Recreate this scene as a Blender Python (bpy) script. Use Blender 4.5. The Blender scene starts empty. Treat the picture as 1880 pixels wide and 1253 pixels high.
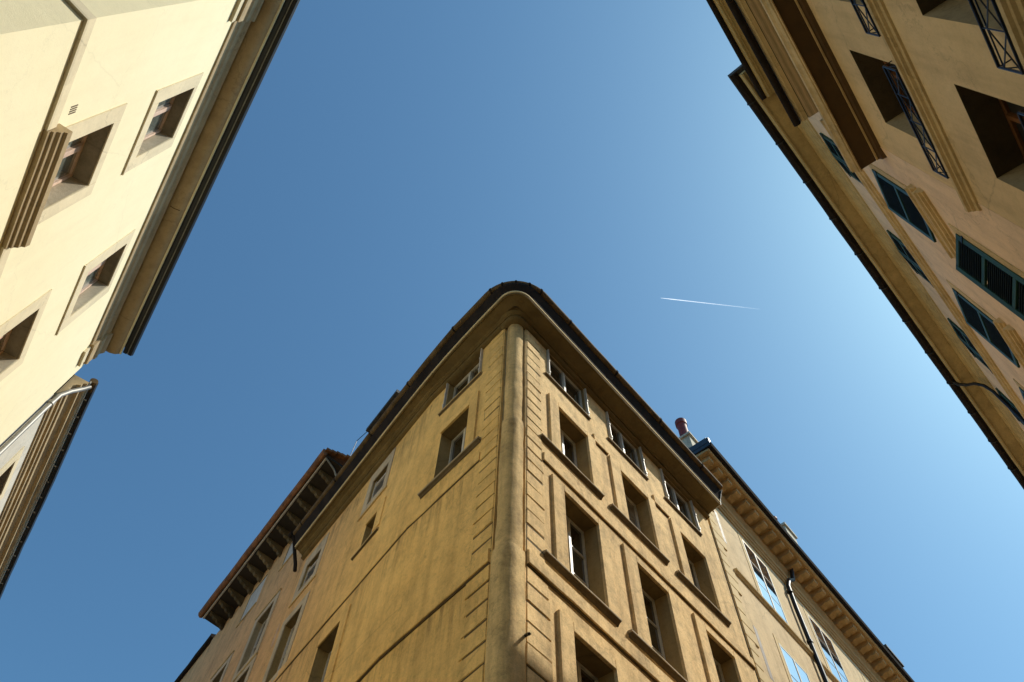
import bpy, bmesh, math, random
from mathutils import Vector, Matrix, noise
random.seed(7)
S = bpy.context.scene
COL = S.collection
EYE = 1.6                                   # camera height; facade heights below are measured from the eye

# ------------------------------------------------------------------ helpers
class Facade:
    """vertical wall plane: u along, o outward, z up (from the eye)"""
    def __init__(s, p, az, side):
        a = math.radians(az)
        s.az = a
        s.t = Vector((math.sin(a), math.cos(a), 0))
        s.n = Vector((math.cos(a), -math.sin(a), 0)) * side
        s.p = Vector((p[0], p[1], 0))
    def __call__(s, u, o, z):
        return s.p + s.t*u + s.n*o + Vector((0, 0, z + EYE))
    def sub(s, u, o=0):
        f = Facade((0, 0), 0, 1); f.t, f.n, f.az = s.t, s.n, s.az
        f.p = s.p + s.t*u + s.n*o
        return f

class MB:
    def __init__(s): s.v = []; s.f = []; s.m = []
    def add(s, vs, fs, mi=0):
        b = len(s.v); s.v += [Vector(v) for v in vs]
        s.f += [[b+i for i in f] for f in fs]; s.m += [mi]*len(fs)
    def quad(s, a, b, c, d, mi=0): s.add([a, b, c, d], [[0, 1, 2, 3]], mi)
    def box(s, F, u0, u1, o0, o1, z0, z1, mi=0):
        vs = [F(u, o, z) for z in (z0, z1) for o in (o0, o1) for u in (u0, u1)]
        s.add(vs, [[0,1,3,2],[4,6,7,5],[0,4,5,1],[2,3,7,6],[0,2,6,4],[1,5,7,3]], mi)
    def cbox(s, F, u0, u1, o0, o1, z0, z1, b=.012, mi=0):
        """box with the front edges chamfered"""
        pr = [(o0, z0), (o1-b, z0), (o1, z0+b), (o1, z1-b), (o1-b, z1), (o0, z1)]
        n = len(pr)
        A = [F(u0, o, z) for o, z in pr]; B = [F(u1, o, z) for o, z in pr]
        ui = b if abs(u1-u0) > 3*b else 0
        sg = 1 if u1 > u0 else -1
        Af = [F(u0+(sg*ui if i in (2, 3) else 0), o, z) for i, (o, z) in enumerate(pr)]
        Bf = [F(u1-(sg*ui if i in (2, 3) else 0), o, z) for i, (o, z) in enumerate(pr)]
        s.add(Af+Bf, [[i, (i+1) % n, n+(i+1) % n, n+i] for i in range(n)]+[list(range(n)), list(range(2*n-1, n-1, -1))], mi)
    def sweep(s, path, prof, closed=True, caps=True, mi=0, jit=0.0, seed=0):
        """path: list of (plan point Vector, plan normal Vector, scale); prof: list of (o, z)"""
        n = len(prof); vs = []
        for k, (p, nn, sc) in enumerate(path):
            for j, (o, z) in enumerate(prof):
                q = p + nn*(o*sc) + Vector((0, 0, z+EYE))
                if jit:
                    w = noise.noise_vector(q*1.7 + Vector((seed, seed*2, 0)))
                    q = q + Vector((w.x, w.y, w.z))*jit
                vs.append(q)
        fs = []
        m = n if closed else n-1
        for k in range(len(path)-1):
            for j in range(m):
                a = k*n+j; b = k*n+(j+1) % n
                fs.append([a, b, b+n, a+n])
        if caps and closed:
            fs.append(list(range(n))); fs.append([(len(path)-1)*n+j for j in range(n)][::-1])
        s.add(vs, fs, mi)
    def tube(s, pts, r, seg=10, mi=0):
        pts = [Vector(p) for p in pts]; vs = []; fs = []
        up = Vector((0, 0, 1)); prev = None
        for i, p in enumerate(pts):
            d = (pts[min(i+1, len(pts)-1)]-pts[max(i-1, 0)]).normalized()
            x = prev - d*prev.dot(d) if prev is not None else d.orthogonal()
            x.normalize(); prev = x; y = d.cross(x)
            rr = r[i] if isinstance(r, (list, tuple)) else r
            vs += [p + (x*math.cos(2*math.pi*k/seg)+y*math.sin(2*math.pi*k/seg))*rr for k in range(seg)]
        for i in range(len(pts)-1):
            for k in range(seg):
                a = i*seg+k; b = i*seg+(k+1) % seg
                fs.append([a, b, b+seg, a+seg])
        fs.append(list(range(seg))[::-1]); fs.append([(len(pts)-1)*seg+k for k in range(seg)])
        s.add(vs, fs, mi)
    def build(s, name, mat, parent=None, smooth=False, loc=None):
        me = bpy.data.meshes.new(name)
        if loc is None:
            lo = Vector([min(v[i] for v in s.v) for i in range(3)]); hi = Vector([max(v[i] for v in s.v) for i in range(3)])
            loc = Vector(((lo.x+hi.x)/2, (lo.y+hi.y)/2, lo.z))
        me.from_pydata([v-loc for v in s.v], [], s.f)
        for mm in (mat if isinstance(mat, (list, tuple)) else [mat]): me.materials.append(mm)
        me.polygons.foreach_set('material_index', s.m)
        bm = bmesh.new(); bm.from_mesh(me)
        bmesh.ops.recalc_face_normals(bm, faces=bm.faces); bm.to_mesh(me); bm.free()
        if smooth:
            me.polygons.foreach_set('use_smooth', [True]*len(me.polygons))
            try: me.set_sharp_from_angle(angle=math.radians(38))
            except Exception: pass
        ob = bpy.data.objects.new(name, me); COL.objects.link(ob)
        wl = Vector((0, 0, 0)); p = parent
        while p is not None: wl = wl + p.location; p = p.parent
        ob.location = loc - wl
        if parent is not None: ob.parent = parent
        return ob

def thing(name, label, cat, loc, group=None):
    o = bpy.data.objects.new(name, None); COL.objects.link(o); o.location = loc
    o['label'] = label; o['category'] = cat
    if group: o['group'] = group
    return o

def line(F, u0, u1, step=.5):
    n = max(1, int(abs(u1-u0)/step))
    return [(F(u0+(u1-u0)*i/n, 0, -EYE), F.n, 1.0) for i in range(n+1)]

def isect(p, t, q, s):
    d = t.x*s.y - t.y*s.x; r = q-p
    k = (r.x*s.y - r.y*s.x)/d
    return p + t*k

# ------------------------------------------------------------------ materials
def nodes(name):
    m = bpy.data.materials.new(name); m.use_nodes = True
    nt = m.node_tree; b = nt.nodes['Principled BSDF']
    return m, nt, b

def link(nt, a, b): nt.links.new(a, b)

def N(nt, t, **k):
    n = nt.nodes.new(t)
    for a, v in k.items(): setattr(n, a, v)
    return n

def noise_tex(nt, pos, scale, detail=4, rough=.55, map_scale=None, loc=(0, 0, 0)):
    if map_scale or loc != (0, 0, 0):
        mp = N(nt, 'ShaderNodeMapping'); mp.inputs['Scale'].default_value = map_scale or (1, 1, 1); mp.inputs['Location'].default_value = loc
        link(nt, pos, mp.inputs[0]); pos = mp.outputs[0]
    t = N(nt, 'ShaderNodeTexNoise'); t.inputs['Scale'].default_value = scale
    t.inputs['Detail'].default_value = detail; t.inputs['Roughness'].default_value = rough
    link(nt, pos, t.inputs['Vector']); return t.outputs[0]

def ramp(nt, fac, stops):
    r = N(nt, 'ShaderNodeValToRGB'); e = r.color_ramp.elements
    e[0].position, e[0].color = stops[0][0], (*stops[0][1], 1)
    e[1].position, e[1].color = stops[-1][0], (*stops[-1][1], 1)
    for p, c in stops[1:-1]:
        x = e.new(p); x.color = (*c, 1)
    link(nt, fac, r.inputs[0]); return r.outputs[0]

def mix(nt, kind, fac, a, b):
    m = N(nt, 'ShaderNodeMix', data_type='RGBA', blend_type=kind)
    if isinstance(fac, (int, float)): m.inputs[0].default_value = fac
    else: link(nt, fac, m.inputs[0])
    for i, x in ((6, a), (7, b)):
        if isinstance(x, tuple): m.inputs[i].default_value = (*x, 1)
        else: link(nt, x, m.inputs[i])
    return m.outputs[2]

def g(v): return (v, v, v)

def plaster(name, base, warm, blotch=.35, streak=.3, grain=.12, bump=.25, rough=.9, cool=None, fine=55, seed=0, course=None, crack=.35, patch=.3, blend=None):
    m, nt, b = nodes(name)
    geo = N(nt, 'ShaderNodeNewGeometry'); pos = geo.outputs['Position']
    big = noise_tex(nt, pos, .55, 5, .6, loc=(seed, seed*.7, 3))
    med = noise_tex(nt, pos, 2.6, 6, .65, loc=(seed+5, 1, 9))
    stv = noise_tex(nt, pos, 1.6, 5, .6, (2.4, 2.4, .22), (seed, 3, 1))
    fin = noise_tex(nt, pos, fine, 4, .7)
    spk = noise_tex(nt, pos, 14, 5, .75, loc=(seed, 8, 2))
    c = mix(nt, 'MIX', ramp(nt, big, [(.32, g(0)), (.68, g(1))]), base, warm)
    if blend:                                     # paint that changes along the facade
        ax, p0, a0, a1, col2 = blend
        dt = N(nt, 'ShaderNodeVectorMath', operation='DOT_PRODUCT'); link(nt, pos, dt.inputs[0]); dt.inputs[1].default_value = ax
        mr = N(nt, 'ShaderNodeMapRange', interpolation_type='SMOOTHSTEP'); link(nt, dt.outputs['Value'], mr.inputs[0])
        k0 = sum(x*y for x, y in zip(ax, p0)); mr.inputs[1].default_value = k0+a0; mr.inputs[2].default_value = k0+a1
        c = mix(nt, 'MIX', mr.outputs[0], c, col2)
    c = mix(nt, 'MULTIPLY', blotch, c, ramp(nt, med, [(.3, g(.55)), (.5, g(.93)), (.7, g(1.12))]))
    c = mix(nt, 'MULTIPLY', streak, c, ramp(nt, stv, [(.33, (.5, .46, .42)), (.52, g(1)), (.7, g(1.06))]))
    if cool: c = mix(nt, 'MIX', ramp(nt, spk, [(.55, g(0)), (.75, g(.5))]), c, cool)
    c = mix(nt, 'MULTIPLY', grain*2, c, ramp(nt, spk, [(.3, g(.62)), (.5, g(1)), (.72, g(1.12))]))
    c = mix(nt, 'MULTIPLY', grain, c, ramp(nt, fin, [(.3, g(.5)), (.6, g(1.15))]))
    if course:                                   # faint joints between courses of stone
        sp = N(nt, 'ShaderNodeSeparateXYZ'); link(nt, pos, sp.inputs[0])
        mm = N(nt, 'ShaderNodeMath', operation='MODULO'); link(nt, sp.outputs[2], mm.inputs[0]); mm.inputs[1].default_value = course
        lt = N(nt, 'ShaderNodeMath', operation='LESS_THAN'); link(nt, mm.outputs[0], lt.inputs[0]); lt.inputs[1].default_value = .02
        c = mix(nt, 'MULTIPLY', lt.outputs[0], c, g(.75))
    # hairline cracks and repaired patches
    wv = noise_tex(nt, pos, 3.5, 4, .6); av = N(nt, 'ShaderNodeVectorMath', operation='MULTIPLY_ADD')
    cv = N(nt, 'ShaderNodeCombineXYZ')
    for k in range(3): link(nt, wv, cv.inputs[k])
    link(nt, cv.outputs[0], av.inputs[0]); av.inputs[1].default_value = (.9, .9, .9); link(nt, pos, av.inputs[2])
    vo = N(nt, 'ShaderNodeTexVoronoi', feature='DISTANCE_TO_EDGE'); vo.inputs['Scale'].default_value = .33; link(nt, av.outputs[0], vo.inputs['Vector'])
    vc = N(nt, 'ShaderNodeTexVoronoi', feature='F1'); vc.inputs['Scale'].default_value = .6; link(nt, av.outputs[0], vc.inputs['Vector'])
    sc_ = N(nt, 'ShaderNodeSeparateColor'); link(nt, vc.outputs['Color'], sc_.inputs[0])
    c = mix(nt, 'MULTIPLY', crack, c, ramp(nt, vo.outputs[0], [(.0, g(.35)), (.006, g(1))]))
    c = mix(nt, 'MULTIPLY', patch, c, ramp(nt, sc_.outputs[0], [(.15, g(.8)), (.5, g(1)), (.9, g(1.1))]))
    link(nt, c, b.inputs['Base Color']); b.inputs['Roughness'].default_value = rough
    b.inputs['Specular IOR Level'].default_value = .2
    ad = N(nt, 'ShaderNodeMath', operation='MULTIPLY_ADD'); link(nt, spk, ad.inputs[0]); ad.inputs[1].default_value = .8; link(nt, fin, ad.inputs[2])
    ad2 = N(nt, 'ShaderNodeMath', operation='MULTIPLY_ADD'); link(nt, med, ad2.inputs[0]); ad2.inputs[1].default_value = 2.2; link(nt, ad.outputs[0], ad2.inputs[2])
    bp = N(nt, 'ShaderNodeBump'); bp.inputs['Strength'].default_value = bump; bp.inputs['Distance'].default_value = .015
    link(nt, ad2.outputs[0], bp.inputs['Height']); link(nt, bp.outputs[0], b.inputs['Normal'])
    return m

def paint(name, col, rough=.5, metal=0., var=.25, scale=8, bump=.05, spec=.4):
    m, nt, b = nodes(name)
    geo = N(nt, 'ShaderNodeNewGeometry'); pos = geo.outputs['Position']
    a = noise_tex(nt, pos, scale, 5, .65); d = noise_tex(nt, pos, 1.3, 4, .6, (3, 3, .5))
    c = mix(nt, 'MULTIPLY', var, col, ramp(nt, a, [(.3, g(.4)), (.55, g(1)), (.75, g(1.3))]))
    c = mix(nt, 'MULTIPLY', var, c, ramp(nt, d, [(.35, g(.55)), (.55, g(1.05))]))
    link(nt, c, b.inputs['Base Color']); b.inputs['Metallic'].default_value = metal
    b.inputs['Specular IOR Level'].default_value = spec
    rr = N(nt, 'ShaderNodeMapRange'); link(nt, a, rr.inputs[0]); rr.inputs[3].default_value = max(.05, rough-.12); rr.inputs[4].default_value = min(1, rough+.15)
    link(nt, rr.outputs[0], b.inputs['Roughness'])
    bp = N(nt, 'ShaderNodeBump'); bp.inputs['Strength'].default_value = bump; bp.inputs['Distance'].default_value = .01
    link(nt, a, bp.inputs['Height']); link(nt, bp.outputs[0], b.inputs['Normal'])
    return m

def glass(name, col, refl=.3, rough=.03, wob=.02):
    m, nt, b = nodes(name)
    geo = N(nt, 'ShaderNodeNewGeometry'); pos = geo.outputs['Position']
    w = noise_tex(nt, pos, 1.1, 2, .5); d = noise_tex(nt, pos, 3, 4, .6)
    c = mix(nt, 'MIX', ramp(nt, d, [(.4, g(0)), (.7, g(1))]), col, tuple(x*1.8+.004 for x in col))
    link(nt, c, b.inputs['Base Color']); b.inputs['Roughness'].default_value = rough
    b.inputs['IOR'].default_value = 1.52
    bp = N(nt, 'ShaderNodeBump'); bp.inputs['Strength'].default_value = wob*5; bp.inputs['Distance'].default_value = .02
    link(nt, w, bp.inputs['Height']); link(nt, bp.outputs[0], b.inputs['Normal'])
    gl = N(nt, 'ShaderNodeBsdfGlossy'); gl.inputs['Roughness'].default_value = rough; gl.inputs['Color'].default_value = (.92, .96, 1, 1)
    link(nt, bp.outputs[0], gl.inputs['Normal'])
    ms = N(nt, 'ShaderNodeMixShader'); ms.inputs[0].default_value = refl
    link(nt, b.outputs[0], ms.inputs[1]); link(nt, gl.outputs[0], ms.inputs[2])
    link(nt, ms.outputs[0], nt.nodes['Material Output'].inputs[0])
    return m

def planks(name, col, az):
    m, nt, b = nodes(name)
    geo = N(nt, 'ShaderNodeNewGeometry'); pos = geo.outputs['Position']
    mp = N(nt, 'ShaderNodeMapping'); mp.inputs['Rotation'].default_value = (0, 0, az); link(nt, pos, mp.inputs[0])
    gr = noise_tex(nt, mp.outputs[0], 6, 6, .7, (14, .6, 14))
    sp = N(nt, 'ShaderNodeSeparateXYZ'); link(nt, mp.outputs[0], sp.inputs[0])
    mm = N(nt, 'ShaderNodeMath', operation='PINGPONG'); link(nt, sp.outputs[0], mm.inputs[0]); mm.inputs[1].default_value = .055
    c = mix(nt, 'MULTIPLY', .7, col, ramp(nt, gr, [(.3, g(.55)), (.6, g(1.1))]))
    c = mix(nt, 'MULTIPLY', .8, c, ramp(nt, mm.outputs[0], [(.0, g(.35)), (.09, g(1)), (1., g(1))]))
    link(nt, c, b.inputs['Base Color']); b.inputs['Roughness'].default_value = .6
    return m

M = {}
M['ochre']   = plaster('ochre_plaster', (.86, .60, .28), (.92, .66, .33), .8, .5, .34, .65, seed=1, cool=(.66, .52, .31))
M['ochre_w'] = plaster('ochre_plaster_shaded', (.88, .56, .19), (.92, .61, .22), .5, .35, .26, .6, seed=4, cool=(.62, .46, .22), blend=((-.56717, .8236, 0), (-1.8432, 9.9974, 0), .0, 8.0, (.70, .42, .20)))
M['ochre_st'] = plaster('ochre_stone_trim', (.55, .40, .20), (.62, .45, .22), .5, .4, .2, .5, seed=2)
M['col']     = plaster('column_stone', (.60, .42, .18), (.84, .60, .28), .85, .6, .35, .6, seed=9, cool=(.40, .31, .19))
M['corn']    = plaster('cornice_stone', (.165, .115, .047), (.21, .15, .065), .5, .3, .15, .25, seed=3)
M['sill']    = plaster('sill_stone', (.40, .31, .2), (.5, .4, .26), .6, .4, .25, .35, seed=5)
M['soot']    = plaster('shaded_sill_underside', (.13, .095, .055), (.2, .15, .09), .6, .4, .25, .4, seed=31)  # shade under the sills, put into the colour
M['shade_line']  = plaster('painted_shade_line', (.11, .075, .038), (.15, .11, .06), .5, .3, .2, .3, seed=44)  # painted shade for quoin joints and the line under string courses
M['recess_shade']   = plaster('shaded_recess', (.34, .24, .12), (.42, .31, .16), .6, .4, .25, .4, seed=33)  # shadow beside the column, put into the colour
M['cream']   = plaster('cream_render', (.87, .785, .54), (.89, .81, .57), .06, .05, .04, .12, seed=6, crack=.12, patch=.05)
M['cream2']  = plaster('cream_render_side', (.84, .75, .50), (.87, .78, .53), .08, .06, .06, .2, seed=8, crack=.12, patch=.05)
M['pale']    = plaster('pale_stone_surround', (.72, .62, .43), (.76, .66, .46), .18, .12, .1, .15, seed=7)
M['grey_r']  = plaster('grey_cream_render', (.60, .57, .50), (.66, .62, .54), .2, .3, .1, .2, seed=12)
M['corn_l']  = plaster('weathered_cornice', (.43, .325, .19), (.49, .375, .225), .35, .2, .12, .2, seed=13)
M['tan']     = plaster('tan_plaster', (.70, .50, .25), (.75, .54, .28), .25, .25, .12, .25, seed=15, cool=(.60, .45, .26))
M['pink']    = plaster('pinkish_plaster', (.84, .60, .37), (.88, .64, .41), .25, .25, .12, .25, seed=16)
M['gold']    = plaster('golden_moulding', (.58, .42, .20), (.68, .50, .26), .5, .3, .15, .2, seed=17)
M['gold_st'] = plaster('golden_cornice_stone', (.52, .39, .18), (.60, .45, .22), .45, .2, .2, .25, seed=18)
M['greige']  = plaster('greige_plaster', (.68, .52, .30), (.74, .57, .34), .45, .3, .15, .3, seed=19, cool=(.70, .56, .36))
M['corn_rr'] = plaster('brown_cornice_stone', (.56, .37, .17), (.64, .43, .2), .4, .2, .15, .25, seed=35)
M['quoin_r'] = plaster('pale_quoin_stone', (.68, .53, .29), (.73, .57, .32), .25, .2, .12, .2, seed=20)
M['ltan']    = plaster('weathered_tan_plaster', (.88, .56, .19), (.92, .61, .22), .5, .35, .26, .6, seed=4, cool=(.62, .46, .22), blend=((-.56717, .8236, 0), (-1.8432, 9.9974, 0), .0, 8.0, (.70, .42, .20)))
M['bracket'] = plaster('bracket_wood', (.06, .043, .022), (.24, .18, .10), .7, .3, .3, .3, seed=22)
M['gfloor']  = plaster('paving', (.045, .042, .038), (.06, .055, .05), .4, .1, .2, .3, seed=23)
M['kerb']    = plaster('pavement_stone', (.13, .12, .105), (.16, .15, .13), .4, .1, .2, .3, seed=30)
M['soffdk']  = paint('dark_brown_soffit', (.10, .055, .018), .6, 0, .3)
M['frame_g'] = plaster('greyish_stone_frame', (.50, .41, .29), (.56, .46, .33), .4, .4, .2, .3, seed=41)
M['dark_boards']  = paint('dark_brown_boards', (.028, .019, .011), .8, 0, .5)  # very dark brown boards of the bracketed eave
M['zinc']    = paint('dark_zinc', (.030, .023, .019), .85, .0, .5, 3, spec=.06)
M['zinc_b']  = paint('brown_zinc_gutter', (.14, .095, .05), .75, .0, .7, 4, spec=.1)
M['steel']   = paint('galvanised_steel', (.30, .285, .26), .5, .35, .5, 6)
M['slate']   = paint('roof_slate', (.07, .065, .06), .75, 0, .5, 5)
M['black']   = paint('black_cast_pipe', (.012, .012, .013), .45, 0, .3, 6)
M['white']   = paint('white_window_paint', (.60, .56, .48), .5, 0, .35, 9)
M['wgrey']   = paint('grey_shutter_paint', (.58, .53, .47), .6, 0, .35, 9)
M['frame_b'] = paint('pinkish_wood_frame', (.66, .47, .36), .55, 0, .3, 9)
M['brown']   = paint('brown_varnished_wood', (.18, .075, .025), .4, 0, .4, 9)
M['green']   = paint('dark_green_shutter_paint', (.016, .066, .040), .5, 0, .45, 7)
M['greend']  = paint('brown_green_louvre', (.030, .045, .036), .6, 0, .3, 7)
M['iron']    = paint('blue_black_iron', (.008, .011, .021), .4, 0, .3, 12)
M['rust']    = paint('rusty_tile_edge', (.26, .105, .035), .75, 0, .8, 5)
M['brick']   = paint('red_terracotta', (.22, .032, .024), .6, 0, .5, 10)
M['chim']    = plaster('chimney_render', (.62, .55, .43), (.68, .6, .48), .4, .4, .2, .3, seed=24)
M['lead']    = paint('lead_flashing', (.05, .07, .09), .45, .3, .4, 4)
M['glass']   = glass('dark_window_glass', (.020, .016, .010), .10)
M['glass_c'] = glass('curtained_glass', (.17, .15, .12), .14)
M['glass_s'] = glass('sky_mirroring_glass', (.05, .07, .09), .72, .02, .004)
M['glass_l'] = glass('grey_green_glass', (.12, .14, .13), .32)
M['dark']    = paint('dark_room_behind', (.012, .009, .006), .9, 0, .3)
M['planks']  = planks('pale_soffit_planks', (.78, .60, .37), math.radians(37.1))

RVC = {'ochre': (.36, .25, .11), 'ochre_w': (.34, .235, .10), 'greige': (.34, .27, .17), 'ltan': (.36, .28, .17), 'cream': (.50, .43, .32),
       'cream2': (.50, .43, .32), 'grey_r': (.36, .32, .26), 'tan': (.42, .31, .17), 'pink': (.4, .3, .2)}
def REV(k):  # darker plaster copies: shade of jambs and heads put into the colour
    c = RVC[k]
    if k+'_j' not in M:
        M[k+'_j'] = plaster(k+'_shaded_reveal', c, tuple(x*1.15 for x in c), .4, .3, .2, .3, seed=len(M))
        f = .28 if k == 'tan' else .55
        M[k+'_h'] = plaster(k+'_shaded_reveal_head', tuple(x*f for x in c), tuple(x*f*1.2 for x in c), .6, .2, .2, .3, seed=len(M))
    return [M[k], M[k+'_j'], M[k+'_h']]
# ------------------------------------------------------------------ facade pieces
def wall(mb, F, u0, u1, z0, z1, holes=(), depth=.3, mi=0, rj=1, rh=2):
    us = sorted({u0, u1, *[h[0] for h in holes], *[h[1] for h in holes]})
    zs = sorted({z0, z1, *[h[2] for h in holes], *[h[3] for h in holes]})
    us = [u for u in us if u0-1e-6 <= u <= u1+1e-6]; zs = [z for z in zs if z0-1e-6 <= z <= z1+1e-6]
    for i in range(len(us)-1):
        for j in range(len(zs)-1):
            cu, cz = (us[i]+us[i+1])/2, (zs[j]+zs[j+1])/2
            if any(h[0] < cu < h[1] and h[2] < cz < h[3] for h in holes): continue
            mb.quad(F(us[i], 0, zs[j]), F(us[i+1], 0, zs[j]), F(us[i+1], 0, zs[j+1]), F(us[i], 0, zs[j+1]), mi)
    for h in holes:
        a, b, c, d = h[:4]; dp = h[4] if len(h) > 4 else depth; k = h[5] if len(h) > 5 else 0.0   # k: jamb splay
        mb.quad(F(a, 0, c), F(a+k, -dp, c), F(a+k, -dp, d), F(a, 0, d), rj)
        mb.quad(F(b, 0, c), F(b-k, -dp, c), F(b-k, -dp, d), F(b, 0, d), rj)
        mb.quad(F(a, 0, d), F(b, 0, d), F(b-k, -dp, d), F(a+k, -dp, d), rh)
        mb.quad(F(a, 0, c), F(b, 0, c), F(b-k, -dp, c), F(a+k, -dp, c), mi)

def window(parent, F, u0, u1, z0, z1, dp=.3, splay=0., leaves=2, bars=1, mat='white', pane='glass', st=.042, transom=None, off=0., mw=.036, bw=.010):
    """casement window set back in its opening: frame mesh (rails, stiles, glazing bars) > pane"""
    a, b = u0+splay, u1-splay
    w = MB(); e = .004
    o0, o1 = -dp-.03+off, -dp+.035+off
    w.cbox(F, a+e, a+st, o0, o1, z0+e, z1-e, .006); w.cbox(F, b-st, b-e, o0, o1, z0+e, z1-e, .006)
    w.cbox(F, a+st, b-st, o0, o1-.003, z1-st, z1-e, .006); w.cbox(F, a+st, b-st, o0, o1-.003, z0+e, z0+st+.02, .006)
    top = z1-st; bot = z0+st+.02
    if transom:
        w.cbox(F, a+st, b-st, o0, o1+.01, transom-.035, transom+.035, .006)
    L = (b-a-2*st)/leaves
    for i in range(1, leaves):
        x = a+st+L*i
        w.cbox(F, x-mw, x+mw, o0, o1+.012, bot, top, .006)
    for i in range(leaves):
        x0 = a+st+L*i + (mw if i else 0); x1 = a+st+L*(i+1) - (mw if i < leaves-1 else 0)
        for k in range(1, bars+1):
            zz = bot+(top-bot)*k/(bars+1)
            w.box(F, x0, x1, o0+.02, o1-.012, zz-bw, zz+bw)
    fr = w.build('window', M[mat], parent)
    p = MB(); p.quad(F(a+e, o0+.022, z0+e), F(b-e, o0+.022, z0+e), F(b-e, o0+.022, z1-e), F(a+e, o0+.022, z1-e))
    p.build('pane', M[pane], fr)
    return fr

def surround(parent, F, u0, u1, z0, z1, wl, wr, wt, wb, mat, o=.03, u_extra=0):
    """flat band round an opening, butted pieces"""
    s = MB(); b = .006
    if wl: s.cbox(F, u0-wl, u0, -.01, o, z0-wb, z1+wt, b)
    if wr: s.cbox(F, u1, u1+wr, -.01, o, z0-wb, z1+wt, b)
    if wt: s.cbox(F, u0, u1, -.01, o, z1, z1+wt, b)
    if wb: s.cbox(F, u0, u1, -.01, o, z0-wb, z0, b)
    return s.build('surround', M[mat], parent)

def sill(parent, F, u0, u1, z, d=.08, h=.2, mat='sill', seed=0):
    """moulded stone sill, z is the top of its thin front lip; the underside is coloured dark for its shade"""
    s = MB(); ln = line(F, u0, u1, .12)
    s.sweep(ln, [(-.05, z-.045), (d-.006, z-.045), (d, z-.038), (d, z-.008), (d-.008, z), (-.05, z+.03)], jit=.005, seed=seed)
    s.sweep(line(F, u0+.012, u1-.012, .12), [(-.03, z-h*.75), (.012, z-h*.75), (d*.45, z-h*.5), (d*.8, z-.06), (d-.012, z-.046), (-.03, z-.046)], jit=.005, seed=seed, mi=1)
    return s.build('sill', [M[mat], M['soot']], parent)

def band(name, parent, path, prof, mat, jit=.004, smooth=False, seed=3):
    s = MB(); s.sweep(path, prof, jit=jit, seed=seed)
    return s.build(name, M[mat], parent, smooth)

def roof_prism(mb, pts, inward, rise, run, z):
    """sloped roof sheet from eave points (plan) running inwards"""
    A = [Vector((p.x, p.y, z+EYE)) for p in pts]
    B = [Vector((p.x+n.x*run, p.y+n.y*run, z+rise+EYE)) for p, n in zip(pts, inward)]
    for i in range(len(A)-1): mb.quad(A[i], A[i+1], B[i+1], B[i])

def stain_mat():
    m, nt, b = nodes('rain_streaks')
    geo = N(nt, 'ShaderNodeNewGeometry'); pos = geo.outputs['Position']
    st = noise_tex(nt, pos, 3.0, 5, .65, (3.2, 3.2, .18)); fn = noise_tex(nt, pos, 9, 5, .7)
    tc = N(nt, 'ShaderNodeTexCoord'); sp = N(nt, 'ShaderNodeSeparateXYZ'); link(nt, tc.outputs['Generated'], sp.inputs[0])
    fade = ramp(nt, sp.outputs[2], [(.0, g(0)), (.55, g(.35)), (1, g(1))])
    k = mix(nt, 'MULTIPLY', 1., ramp(nt, st, [(.48, g(0)), (.72, g(.6))]), fade)
    k = mix(nt, 'MULTIPLY', .7, k, ramp(nt, fn, [(.3, g(.3)), (.6, g(1))]))
    b.inputs['Base Color'].default_value = (.17, .125, .075, 1); b.inputs['Roughness'].default_value = .95
    tp = N(nt, 'ShaderNodeBsdfTransparent'); ms = N(nt, 'ShaderNodeMixShader')
    link(nt, k, ms.inputs[0]); link(nt, tp.outputs[0], ms.inputs[1]); link(nt, b.outputs[0], ms.inputs[2])
    link(nt, ms.outputs[0], nt.nodes['Material Output'].inputs[0]); return m
M['streak'] = stain_mat()
def streaks(parent, F, u0, u1, z0, z1, o=.006):
    mb = MB(); mb.quad(F(u0, o, z0), F(u1, o, z0), F(u1, o, z1), F(u0, o, z1)); return mb.build('rain_streaks', M['streak'], parent)

# facades -----------------------------------------------------------------
RF  = Facade((.3098, 7.994), 43.0, 1)               # corner building, sunny face
LF1 = Facade((-.1732, 7.9981), -39.871, -1)          # corner building, shaded face up to its bend
LF2 = Facade((-1.8432, 9.9974), -34.553, -1)         # ... and beyond the bend
LW  = Facade((-3.8951, -2.2534), -30.05, 1)          # cream building
RW  = Facade((1.9135, -1.7602), 42.61, -1)           # far building on the right
NW  = Facade((6.2931, 3.0008), 37.1, -1)             # near building on the right
RR  = Facade((5.2884, 13.3329), 41.6, 1)             # building beyond the sunny face
UB  = 2.605                                          # bend position along LF1

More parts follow.
